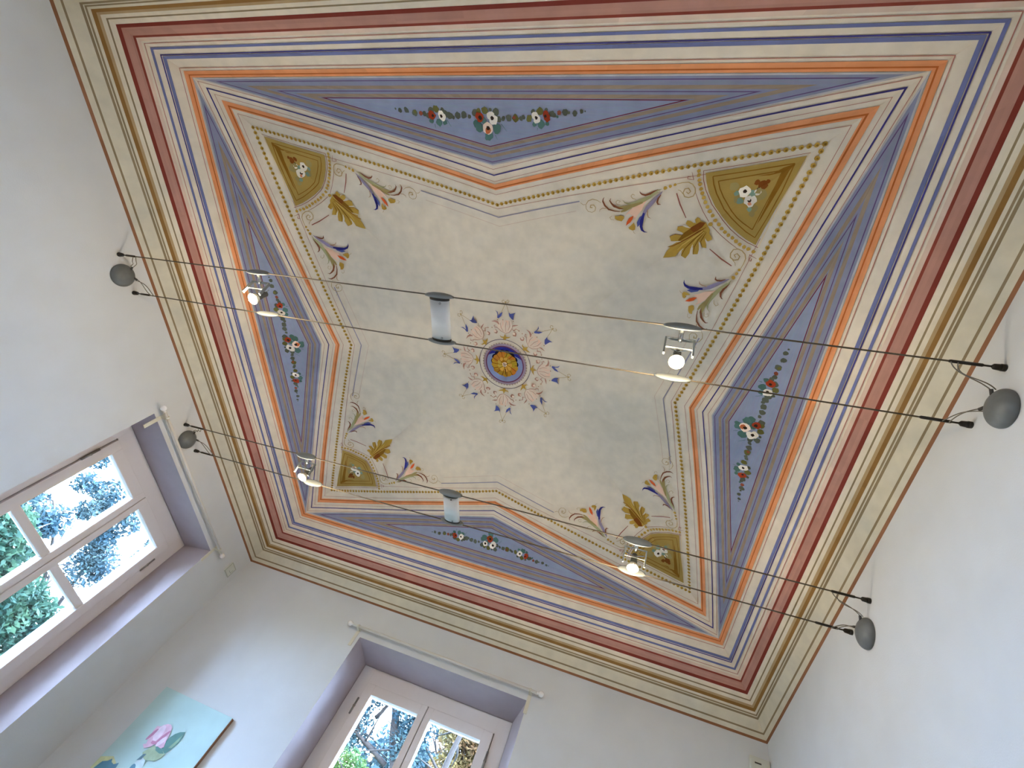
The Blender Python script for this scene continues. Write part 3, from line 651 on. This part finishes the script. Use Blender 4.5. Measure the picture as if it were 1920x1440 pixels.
curtain_rod((-A, .915, 3.078), PI/2, .645, 'thin cream curtain rod with white ball ends over the big lilac niche', None)
curtain_rod((-.110, B, 3.085), 0, .705, 'thin cream curtain rod with white ball ends over the window near the painting', None)

# ------------------------------------------------------------------ little wall boxes
M_box = mat('pale grey green plastic', (.56, .58, .52), .5, linear=True)
M_slot = mat('dark slot', (.05, .05, .05), .6, linear=True)
M_rim = mat('grey green rim', (.36, .38, .34), .5, linear=True)
t = thing('junction_box', 'small pale square junction cover high on the window wall, by the room corner', 'junction box', (-A, 1.80, 3.115), (0, 0, PI/2))
bm = bmesh.new(); box(bm, -.042, .042, -.012, 0, -.042, .042, .004); obj('cover', bm, M_box, t)
bm = bmesh.new()
for a in ((-.042, .042, -.042, -.037), (-.042, .042, .037, .042), (-.042, -.037, -.0365, .0365), (.037, .042, -.0365, .0365)): box(bm, a[0], a[1], -.0135, -.011, a[2], a[3])
obj('rim', bm, M_rim, t)
bm = bmesh.new(); box(bm, -.005, .028, -.0132, -.0118, -.012, -.008); box(bm, .0235, .028, -.0132, -.0118, -.0075, .018); obj('notch', bm, M_rim, t)
t = thing('alarm_box', 'pale green plastic alarm box with a dark slot, under the vault corner', 'alarm box', (1.940, B, 3.155), (0, 0, 0))
bm = bmesh.new(); box(bm, -.055, .055, -.026, 0, -.075, .037, .007); obj('case', bm, M_box, t)
bm = bmesh.new(); box(bm, -.030, .006, -.0275, -.0255, -.002, .006, .0006); obj('slot', bm, M_slot, t)
bm = bmesh.new(); lathe(bm, [(.014, -.0255), (.014, -.029), (.010, -.031), (0, -.031)], 'Y', 20, (.022, 0, -.030)); obj('lens', bm, M_rim, t, True)

# ------------------------------------------------------------------ painting of a rose
M_can = mat('canvas sky blue', (.44, .62, .62), .7, noise=.10, scale=5, bump=.08, bscale=300, linear=True)
M_side = mat('raw wood edge', (.23, .12, .07), .7, linear=True)
PC = dict(y=(.58, .62, .34), p1=(.66, .42, .56), p2=(.44, .16, .28), p3=(.74, .60, .72), lf=(.06, .20, .17), lf2=(.20, .34, .22), sep=(.30, .40, .24), dk=(.04, .12, .15), bl=(.07, .22, .32), pale=(.55, .70, .74), st=(.12, .22, .16))
t = thing('painting', 'unframed canvas of a pink rosebud on pale blue, on the wall beside the window', 'painting', (-1.426, B, 1.965), (0, 0, 0))
bm = bmesh.new(); box(bm, -.2765, .2765, -.024, -.0005, -.347, .347, .002); cv = obj('canvas', bm, M_can, t)
bm = bmesh.new(); box(bm, .2768, .2795, -.0235, -.001, -.347, .345); obj('wooden_edge', bm, M_side, t)
def dab(name, items, par, base=0):
    bm = bmesh.new(); ms = []
    for n, (col, pts) in enumerate(items):
        m = mat('oil '+col, PC[col], .45, noise=.2, scale=30, linear=True); ms.append(m)
        y = -.0245-.0003*(n+base); vs = [bm.verts.new((x+1.426, y, z-1.965)) for x, z in pts]
        f = bm.faces.new(vs); f.material_index = n
        r = bmesh.ops.extrude_face_region(bm, geom=[f]); ev = [v for v in r['geom'] if isinstance(v, bmesh.types.BMVert)]
        for v in ev: v.co.y += .0004
    return obj(name, bm, ms, par)
def oval(cx, cz, rx, rz, a=0, n=18, wob=.0):
    out = []
    for i in range(n):
        q = 2*PI*i/n; k = 1+wob*(random.random()-.5); x, z = rx*k*math.cos(q), rz*k*math.sin(q)
        out.append((cx+x*math.cos(a)-z*math.sin(a), cz+x*math.sin(a)+z*math.cos(a)))
    return out
dab('painted_meadow', [('y', [(-1.70, 1.62), (-1.152, 1.62), (-1.152, 1.70), (-1.25, 1.76), (-1.38, 1.80), (-1.50, 1.83), (-1.57, 1.90), (-1.63, 1.925), (-1.70, 1.90)]),
   ('bl', [(-1.681, 1.845), (-1.667, 1.886), (-1.640, 1.898), (-1.626, 1.914), (-1.613, 1.901), (-1.592, 1.897), (-1.569, 1.912), (-1.562, 1.890), (-1.586, 1.865), (-1.63, 1.84)]),
   ('lf2', [(-1.70, 1.62), (-1.152, 1.62), (-1.16, 1.66), (-1.30, 1.69), (-1.45, 1.68), (-1.60, 1.74), (-1.70, 1.75)])], cv)
dab('painted_stem', [('st', [(-1.445, 1.985), (-1.428, 1.985), (-1.420, 1.86), (-1.435, 1.72), (-1.47, 1.63), (-1.49, 1.63), (-1.455, 1.72), (-1.437, 1.86)]),
   ('pale', oval(-1.452, 1.935, .030, .045, .3)), ('bl', oval(-1.470, 1.915, .016, .026, .5))], cv, 4)
dab('painted_leaf', [('lf', [(-1.394, 2.020), (-1.416, 2.078), (-1.413, 2.105), (-1.400, 2.128), (-1.380, 2.145), (-1.352, 2.156), (-1.340, 2.130), (-1.340, 2.095), (-1.350, 2.060), (-1.365, 2.032)]),
   ('lf2', [(-1.372, 2.060), (-1.362, 2.100), (-1.352, 2.140), (-1.344, 2.105), (-1.354, 2.065)]),
   ('sep', [(-1.46, 2.042), (-1.42, 2.040), (-1.395, 2.041), (-1.361, 2.030), (-1.366, 2.008), (-1.385, 1.985), (-1.41, 1.980), (-1.443, 1.971), (-1.470, 1.978), (-1.490, 1.994), (-1.476, 2.022)]),
   ('lf', [(-1.452, 2.046), (-1.40, 2.044), (-1.370, 2.030), (-1.395, 2.022), (-1.43, 2.026)]), ('dk', [(-1.487, 1.954), (-1.478, 1.990), (-1.462, 1.996), (-1.466, 1.966)])], cv, 7)
dab('painted_rosebud', [('p1', [(-1.528, 2.024), (-1.512, 2.035), (-1.529, 2.061), (-1.538, 2.095), (-1.540, 2.123), (-1.516, 2.129), (-1.506, 2.141), (-1.490, 2.152), (-1.468, 2.156), (-1.446, 2.146), (-1.428, 2.116), (-1.414, 2.080), (-1.398, 2.054), (-1.412, 2.043), (-1.464, 2.047), (-1.475, 2.030), (-1.503, 2.011)]),
   ('p3', oval(-1.492, 2.098, .024, .044, .15)), ('p2', oval(-1.526, 2.080, .009, .036, -.25)), ('p2', oval(-1.452, 2.092, .009, .042, -.35)), ('p3', oval(-1.438, 2.070, .014, .030, -.3)), ('p2', oval(-1.478, 2.051, .022, .008, .1)), ('p1', oval(-1.506, 2.050, .014, .020, .4))], cv, 13)

# ------------------------------------------------------------------ cable lamps
M_steel = mat('brown grey steel cable', (.12, .10, .072), .7, .2, linear=True)
M_dark = mat('blackened steel', (.030, .028, .026), .45, .5, linear=True)
M_disc = mat('satin grey metal', (.20, .22, .225), .5, .3, linear=True)
M_dome = mat('grey lacquered dome', (.135, .148, .148), .5, .15, noise=.12, scale=40, linear=True)
M_chrome = mat('polished chrome', (.40, .42, .43), .22, 1, linear=True)
M_sock = mat('dark grey socket', (.10, .105, .095), .5, .3, linear=True)
M_wire = mat('clear sheathed feed wire', (.17, .155, .13), .4, .3, linear=True)
CAB = [((-A, -.700, 3.185), (A, -.735, 3.166)), ((-A, -.477, 3.187), (A, -.517, 3.167)), ((-A, .450, 3.194), (A, .385, 3.156)), ((-A, .671, 3.195), (A, .599, 3.153))]
def cab(i, x):
    a, b = map(Vector, CAB[i]); return a+(b-a)*((x+A)/(2*A))
CLB = ['taut steel lamp cable nearest the crown rosette side away from the windows, first of the four', 'taut steel lamp cable crossing just in front of the crown rosette', 'taut steel lamp cable third from the rosette, holding the near ends of the window-side lamps', 'taut steel lamp cable closest to the back window wall']
CLB = ['tensioned steel lamp cable farthest from the back window wall', 'tensioned steel lamp cable that crosses in front of the crown rosette', 'tensioned steel lamp cable, second from the back window wall', 'tensioned steel lamp cable closest to the back window wall']
for i in range(4):
    a, b = map(Vector, CAB[i]); t = thing('lamp_cable', CLB[i], 'cable', a, (0, 0, 0), 'wall to wall lamp cables')
    d = (b-a); L = d.length; u = d/L
    bm = bmesh.new(); tube(bm, [u*.05, u*(L*.5)+Vector((0, 0, -.003)), u*(L-.06)], .0032, 8); obj('wire', bm, M_steel, t, True)
    for e, (q, s, ln) in enumerate(((Vector((0, 0, 0)), 1, .13 if i < 2 else .17), (d, -1, .15))):
        bm = bmesh.new(); v = u*s
        tube(bm, [q, q+v*.012], .012, 14); tube(bm, [q+v*.010, q+v*.030, q+v*.036], [.0115, .0095, .004], 12)
        obj('wall_anchor', bm, M_dark, t, True)
        bm = bmesh.new(); tube(bm, [q+v*.030, q+v*.055, q+v*.06, q+v*(ln-.006), q+v*ln], [.0034, .0034, .0058, .0056, .0034], 10)
        obj('turnbuckle', bm, M_dark, t, True)
# domed wall caps that feed the cables
def wall_cap(loc, sgn, label, ci, wx):
    t = thing('feed_cap', label, 'wall cap', loc, (0, 0, 0), 'grey domed feed caps on the walls')
    loc = Vector(loc); bm = bmesh.new()
    prof = [(.062, 0), (.0635, .006)]+[(.0635*math.cos(a), .006+.036*math.sin(a)) for a in [PI/2*i/10 for i in range(1, 11)]]
    lathe(bm, [(r, h*sgn) for r, h in prof], 'X', 40); obj('dome', bm, M_dome, t, True)
    for n, c in enumerate(ci):
        e = cab(c, wx[n])-loc; ye = 1 if e.y > 0 else -1
        for j in (-1, 1):
            bm = bmesh.new(); st_ = Vector((sgn*.022, ye*(.042+.004*j), .036 if abs(e.z) > .05 else .030))
            st_ = Vector((sgn*.020, ye*.034+j*.006, .048))
            p = bez(st_, st_+Vector((sgn*.035, ye*.03, .03+.008*j)), e+Vector((-sgn*.01+.006*j, -ye*.045, -.025+.01*j)), e+Vector((sgn*.010*j, 0, -.0045)), 16)
            tube(bm, p, .0019, 6); obj('feed_wire', bm, M_wire, t, True)
        bm = bmesh.new(); q = Vector((sgn*.026, ye*.022, .040)); tube(bm, [q, q+Vector((sgn*.004, ye*.016, .012))], .0055, 10); obj('wire_bush', bm, M_slot, t, True)
    return t
wall_cap((-A, -.588, 3.160), 1, 'grey domed feed cap on the window wall, far from the big window', (0, 1), (-1.87, -1.84))
wall_cap((-A, .556, 3.168), 1, 'grey domed feed cap on the wall just above the big lilac niche', (2, 3), (-1.86, -1.82))
wall_cap((A, -.637, 3.071), -1, 'grey domed feed cap on the plain wall, below the cables that pass the rosette', (0, 1), (1.865, 1.925))
wall_cap((A, .481, 3.063), -1, 'grey domed feed cap on the plain wall, nearer the back window wall', (2, 3), (1.865, 1.925))

def saucer(s):
    return [(0, .012*s), (.018, .0115*s), (.034, .009*s), (.048, .005*s), (.0575, 0), (.0575, -.004*s), (.048, -.006*s), (.020, -.0075*s), (0, -.0075*s)]
M_frost = mat('frosted glass', (.80, .82, .82), .5, noise=.05, scale=10, linear=True)
M_frost.node_tree.nodes['Principled BSDF'].inputs['Transmission Weight'].default_value = .12
M_gask = mat('black gasket', (.02, .02, .02), .6, linear=True)
def tube_lamp(ca, cb, label):
    pa, pb = cab(ca, 0.0), cab(cb, 0.0); mid = (pa+pb)/2; h = (pb.y-pa.y)/2
    t = thing('glass_tube_lamp', label, 'lamp', mid, (0, 0, 0), 'unlit glass tube lamps on the cables')
    for s in (-1, 1):
        bm = bmesh.new(); lathe(bm, saucer(s), 'Y', 40, (0, s*h, 0)); bmesh.ops.scale(bm, vec=(1.24, 1, .45), verts=bm.verts); obj('clamp_disc', bm, M_disc, t, True)
        bm = bmesh.new(); lathe(bm, [(.010, s*(h-.004)), (.041, s*(h-.008)), (.0425, s*(h-.015)), (.040, s*(h-.024)), (.010, s*(h-.024))], 'Y', 32); bmesh.ops.scale(bm, vec=(1.14, 1, .5), verts=bm.verts); obj('gasket', bm, M_gask, t, True)
    bm = bmesh.new(); lathe(bm, [(.036, -h+.022), (.0415, -h+.019), (.0415, h-.019), (.036, h-.022)], 'Y', 40); bmesh.ops.scale(bm, vec=(1.14, 1, .5), verts=bm.verts); obj('glass_tube', bm, M_frost, t, True)
    for s in (-1, 1):
        bm = bmesh.new(); lathe(bm, [(0, .002), (.004, .0015), (.005, 0), (.004, -.003)], 'Z', 12); bmesh.ops.translate(bm, vec=(.012, s*(h-.028), -.0215), verts=bm.verts); obj('screw', bm, M_chrome, t, True)
tube_lamp(0, 1, 'unlit frosted glass tube lamp hung before the crown rosette')
tube_lamp(2, 3, 'unlit white glass tube lamp on the cable pair near the back window')

M_refl = mat('bright reflector', (.85, .80, .70), .2, .9, linear=True)
M_bulb = bpy.data.materials.new('lit halogen'); M_bulb.use_nodes = True
b = M_bulb.node_tree.nodes['Principled BSDF']; b.inputs['Emission Color'].default_value = (1, .84, .58, 1); b.inputs['Emission Strength'].default_value = 12
b.inputs['Base Color'].default_value = (.9, .8, .6, 1)
def spot_lamp(ca, cb, x, label, tilt=0):
    pa, pb = cab(ca, x), cab(cb, x); mid = (pa+pb)/2; h = (pb.y-pa.y)/2
    t = thing('cable_spotlight', label, 'spotlight', mid, (0, 0, 0), 'lit halogen spotlights on the cables')
    for s in (-1, 1):
        bm = bmesh.new(); lathe(bm, saucer(s), 'Y', 40, (0, s*h, 0)); bmesh.ops.scale(bm, vec=(1.24, 1, .45), verts=bm.verts); obj('clamp_disc', bm, M_disc, t, True)
    bm = bmesh.new(); tube(bm, [(0, -h+.005, 0), (0, -h+.050, -.006), (0, -h+.060, -.010)], [.009, .009, .006], 16); obj('stem', bm, M_chrome, t, True)
    yk = bmesh.new()                                    # yoke of two arms and two bars
    for s in (-1, 1):
        box(yk, s*.052-.0035, s*.052+.0035, -h+.048, -h+.062, -.078, .004, .001)
    box(yk, -.0495, .0495, -h+.048, -h+.062, .000, .004, .001); box(yk, -.0495, .0495, -h+.051, -h+.059, -.044, -.040, .001)
    bmesh.ops.rotate(yk, cent=(0, -h+.055, 0), matrix=Matrix.Rotation(.42, 3, 'X'), verts=yk.verts); obj('yoke', yk, M_disc, t)
    # lamp head: socket, reflector, lit front; points down
    hd = Matrix.Translation((0, .006, -.012)) @ Matrix.Rotation(tilt, 4, 'X')
    bm = bmesh.new(); lathe(bm, [(0, .030), (.013, .030), (.015, .026), (.015, -.006), (.017, -.012), (.017, -.020), (0, -.020)], 'Z', 24); bmesh.ops.transform(bm, matrix=hd, verts=bm.verts); sk = obj('socket', bm, M_sock, t, True)
    bm = bmesh.new(); tube(bm, [hd @ Vector((-.045, -.03, .008)), hd @ Vector((0, -.012, .008)), hd @ Vector((.045, -.03, .008))], .003, 8); obj('pin', bm, M_chrome, sk, True)
    bm = bmesh.new(); lathe(bm, [(.009, -.018), (.012, -.022), (.018, -.032), (.0255, -.046), (.0290, -.060), (.0280, -.060), (.0245, -.046), (.017, -.033), (.008, -.020)], 'Z', 32); bmesh.ops.transform(bm, matrix=hd, verts=bm.verts); rf = obj('reflector', bm, M_refl, t, True)
    bm = bmesh.new(); lathe(bm, [(.0272, -.057), (.0272, -.0605), (.019, -.0650), (.010, -.0668), (0, -.0675)], 'Z', 32); bmesh.ops.transform(bm, matrix=hd, verts=bm.verts); obj('bulb', bm, M_bulb, rf, True)
    ld = bpy.data.lights.new('halogen', 'POINT'); ld.energy = LAMP_W; ld.color = (1, .80, .52); ld.shadow_soft_size = .02
    lo = bpy.data.objects.new('halogen_light', ld); C.objects.link(lo); lo.parent = t; lo.location = hd @ Vector((0, 0, -.092))
spot_lamp(0, 1, -1.010, 'lit spotlight by the window wall, on the cables farther from the back window')
spot_lamp(0, 1, 1.022, 'lit spotlight with the biggest glare, between the crown rosette and the plain wall')
spot_lamp(2, 3, -.985, 'lit spotlight near the room corner with the junction cover, on the window-side cables')
spot_lamp(2, 3, 1.018, 'lit spotlight with clear yoke and stem, before the gold fan near the alarm box corner')

# ------------------------------------------------------------------ garden outside
M_gnd = mat('grass ground', (.03, .05, .02), .9, noise=.4, scale=.8, linear=True)
bm = bmesh.new(); box(bm, -40, 30, -30, 45, -1.6, -1.5); struct(obj('ground', bm, M_gnd), 'grassy garden ground outside the windows', 'ground')
M_bark = mat('grey brown bark', (.019, .015, .013), .9, noise=.35, scale=14, bump=.5, bscale=30, linear=True)
def leaf_mat(name, c, c2):
    m = bpy.data.materials.new(name); m.use_nodes = True; n = m.node_tree.nodes; l = m.node_tree.links; b = n['Principled BSDF']
    gi = n.new('ShaderNodeTexCoord'); x = n.new('ShaderNodeTexNoise'); x.inputs['Scale'].default_value = 2.2; x.inputs['Detail'].default_value = 6
    r = n.new('ShaderNodeValToRGB'); r.color_ramp.elements[0].position = .35; r.color_ramp.elements[1].position = .65
    r.color_ramp.elements[0].color = (*c, 1); r.color_ramp.elements[1].color = (*c2, 1)
    l.new(gi.outputs['Object'], x.inputs['Vector']); l.new(x.outputs['Fac'], r.inputs['Fac']); l.new(r.outputs['Color'], b.inputs['Base Color'])
    b.inputs['Roughness'].default_value = .6; b.inputs['Specular IOR Level'].default_value = .12
    tr = n.new('ShaderNodeBsdfTranslucent'); l.new(r.outputs['Color'], tr.inputs[0]); mx = n.new('ShaderNodeMixShader'); mx.inputs[0].default_value = .25
    l.new(b.outputs[0], mx.inputs[1]); l.new(tr.outputs[0], mx.inputs[2]); l.new(mx.outputs[0], n['Material Output'].inputs[0])
    return m
M_l1 = leaf_mat('dark teal leaves', (.010, .034, .026), (.034, .070, .040)); M_l2 = leaf_mat('blue green leaves', (.018, .044, .060), (.048, .080, .085))
M_l3 = leaf_mat('rusty leaves', (.10, .046, .024), (.11, .095, .034)); M_l4 = leaf_mat('fresh green leaves', (.014, .052, .024), (.055, .085, .022))
def foliage(name, clumps, n, size, m, par, squash=1):
    bm = bmesh.new(); tot = sum(r**2 for *_, r in clumps)
    for cx, cy, cz, r in clumps:
        for _ in range(int(n*r*r/tot)):
            d = Vector((random.gauss(0, 1), random.gauss(0, 1), random.gauss(0, 1))).normalized()*r*random.random()**.45; d.z *= squash
            p = Vector((cx, cy, cz))+d; s = size*(.6+.8*random.random())
            a = Vector((random.gauss(0, 1), random.gauss(0, 1), random.gauss(0, .7))).normalized(); q = a.cross(Vector((random.gauss(0, 1), random.gauss(0, 1), random.gauss(0, 1)))).normalized()
            v = [bm.verts.new(p+a*s), bm.verts.new(p+q*s*.42+a*s*.1), bm.verts.new(p-a*s*.8), bm.verts.new(p-q*s*.42+a*s*.1)]
            bm.faces.new(v)
    o = obj(name, bm, m, par); o['kind'] = 'stuff'; return o
def limb(bm, p, q, r0, r1, bend=.25):
    p, q = Vector(p), Vector(q); L = (q-p).length
    o1 = Vector((random.uniform(-1, 1), random.uniform(-1, 1), random.uniform(-.4, .6)))*L*bend*.5; o2 = Vector((random.uniform(-1, 1), random.uniform(-1, 1), random.uniform(-.4, .6)))*L*bend*.5
    pts = bez(p, p+(q-p)*.33+o1, p+(q-p)*.66+o2, q, 10); tube(bm, pts, [r0+(r1-r0)*i/10 for i in range(11)], 8); return pts
def tree(loc, label, trunk, branches, twigs, clumps, n, size, m, grp='trees outside the windows'):
    """trunk, branches: (from, to, r0, r1); twigs: how many thin shoots leave each branch"""
    t = thing('tree', label, 'tree', loc, (0, 0, 0), grp); l = Vector(loc)
    bm = bmesh.new(); limb(bm, Vector(trunk[0])-l, Vector(trunk[1])-l, trunk[2], trunk[3], .1); obj('trunk', bm, M_bark, t, True)
    for p, q, r0, r1 in branches:
        bm = bmesh.new(); pts = limb(bm, Vector(p)-l, Vector(q)-l, r0, r1)
        for _ in range(twigs):
            k = random.choice(pts[3:]); e = k+Vector((random.uniform(-1, 1), random.uniform(-1, 1), random.uniform(-.5, 1)))*.9; limb(bm, k, e, r1*.9+.004, .004)
        obj('branch', bm, M_bark, t, True)
    foliage('foliage', [(c[0]-l.x, c[1]-l.y, c[2]-l.z, c[3]) for c in clumps], n, size, m, t)
    return t
tree((-7.49, 4.2, -1.5), 'dense dark teal tree filling the lower panes of the big window', ((-7.49, 4.2, -1.5), (-7.33, 4.28, 2.84), .20, .09),
     [((-7.41, 4.28, 1.88), (-7.01, 3.64, 3.48), .06, .02), ((-7.41, 4.28, 2.2), (-7.17, 5, 3.16), .06, .02)], 4,
     [(-7.17, 3.64, 3.44, 0.5), (-7.25, 3.16, 3.16, 0.56), (-7.17, 4.2, 3.16, 0.6), (-7.25, 4.76, 3.12, 0.53), (-7.25, 5.32, 2.6, 0.6), (-7.41, 4.04, 2.44, 0.8), (-7.41, 5.8, 2.04, 0.72), (-7.33, 4.84, 2.36, 0.72), (-7.17, 5.12, 3.28, 0.36)], 34000, .056, M_l1)
tree((-11.0, 8.6, -1.5), 'airy blue-green tree with bare curving branches, seen in the upper panes of the big window', ((-11.0, 8.6, -1.5), (-10.4, 8.2, 4.0), .22, .10),
     [((-10.4, 8.2, 3.8), (-9.8, 5.3, 5.1), .06, .014), ((-10.4, 8.2, 3.9), (-9.8, 6.6, 6.6), .05, .012), ((-10.4, 8.2, 3.6), (-9.9, 6.6, 4.6), .045, .010), ((-10.4, 8.2, 3.9), (-10.0, 8.6, 6.2), .05, .012)], 10,
     [(-9.9+.3*random.random(), 4.7+3.6*random.random(), 4.3+2.7*random.random(), .16+.24*random.random()**2) for _ in range(34)]+[(-10, 5.0, 6.3, .4), (-10, 7.3, 5.2, .5)], 15000, .052, M_l2)
tree((-1.2, 9.2, -1.5), 'old tree with thick bare diagonal boughs outside the window near the painting', ((-1.2, 9.2, -1.5), (-1.3, 9.0, 3.4), .24, .15),
     [((-1.3, 9.0, 3.2), (-4.1, 8.6, 7.0), .12, .03), ((-1.9, 8.8, 4.2), (-2.4, 8.6, 6.6), .06, .025), ((-2.4, 8.8, 4.6), (-3.6, 8.4, 4.9), .05, .02), ((-1.3, 9.0, 3.4), (-1.2, 8.8, 6.2), .09, .03), ((-3.0, 8.8, 5.2), (-2.6, 8.4, 6.4), .04, .012)], 12,
     [(-3.3, 8.6, 5.7, .5), (-2.2, 8.5, 5.6, .55), (-2.9, 8.9, 6.2, .6), (-2.1, 8.7, 5.0, .4), (-3.4, 8.8, 4.9, .5)], 12000, .045, M_l2)
tree((-2.75, 7.9, -1.5), 'rounded fresh green shrub tree below the boughs outside the window near the painting', ((-2.75, 7.9, -1.5), (-2.7, 7.9, 3.0), .12, .05),
     [((-2.7, 7.9, 2.6), (-3.0, 7.8, 3.9), .04, .015), ((-2.7, 7.9, 2.6), (-2.3, 8.0, 3.8), .04, .015)], 4,
     [(-2.65, 7.9, 3.95, .40), (-2.3, 7.9, 3.75, .42), (-3.0, 7.8, 3.6, .45), (-2.7, 7.8, 3.2, .6)], 12000, .040, M_l4)
tree((0.03, 11.77, -1.5), 'rust and yellow leaved tree outside the window leaf nearer the alarm box', ((0.03, 11.77, -1.5), (-0.21, 11.65, 4.33), .18, .08),
     [((-0.21, 11.65, 3.84), (-1.67, 11.29, 6.28), .05, .012), ((-0.21, 11.65, 3.97), (-0.7, 11.41, 7.02), .05, .012), ((-0.21, 11.65, 3.6), (-1.92, 11.53, 5.43), .04, .010)], 9,
     [(-1.8, 11.41, 6.53, 0.61), (-1.18, 11.41, 6.89, 0.73), (-0.94, 11.53, 6.04, 0.73), (-1.8, 11.53, 5.67, 0.59), (-0.94, 11.65, 5.19, 0.73)], 17000, .061, M_l3)
tree((-1.5, 13.5, -1.5), 'tall grey green tree farther off, behind the boughs', ((-1.5, 13.5, -1.5), (-1.5, 13.5, 5.0), .25, .1),
     [((-1.5, 13.5, 4), (-3, 13.2, 7), .08, .02), ((-1.5, 13.5, 4), (.2, 13.2, 7), .08, .02)], 4,
     [(-3.6, 13.3, 6.0, 1.0), (-2.2, 13.4, 5.8, 1.1), (-1.2, 13.4, 7.2, .9), (-.9, 13.4, 5.6, 1.0), (.2, 13.4, 6.6, 1.0), (-2.6, 13.4, 7.7, .7)], 16000, .10, M_l2)
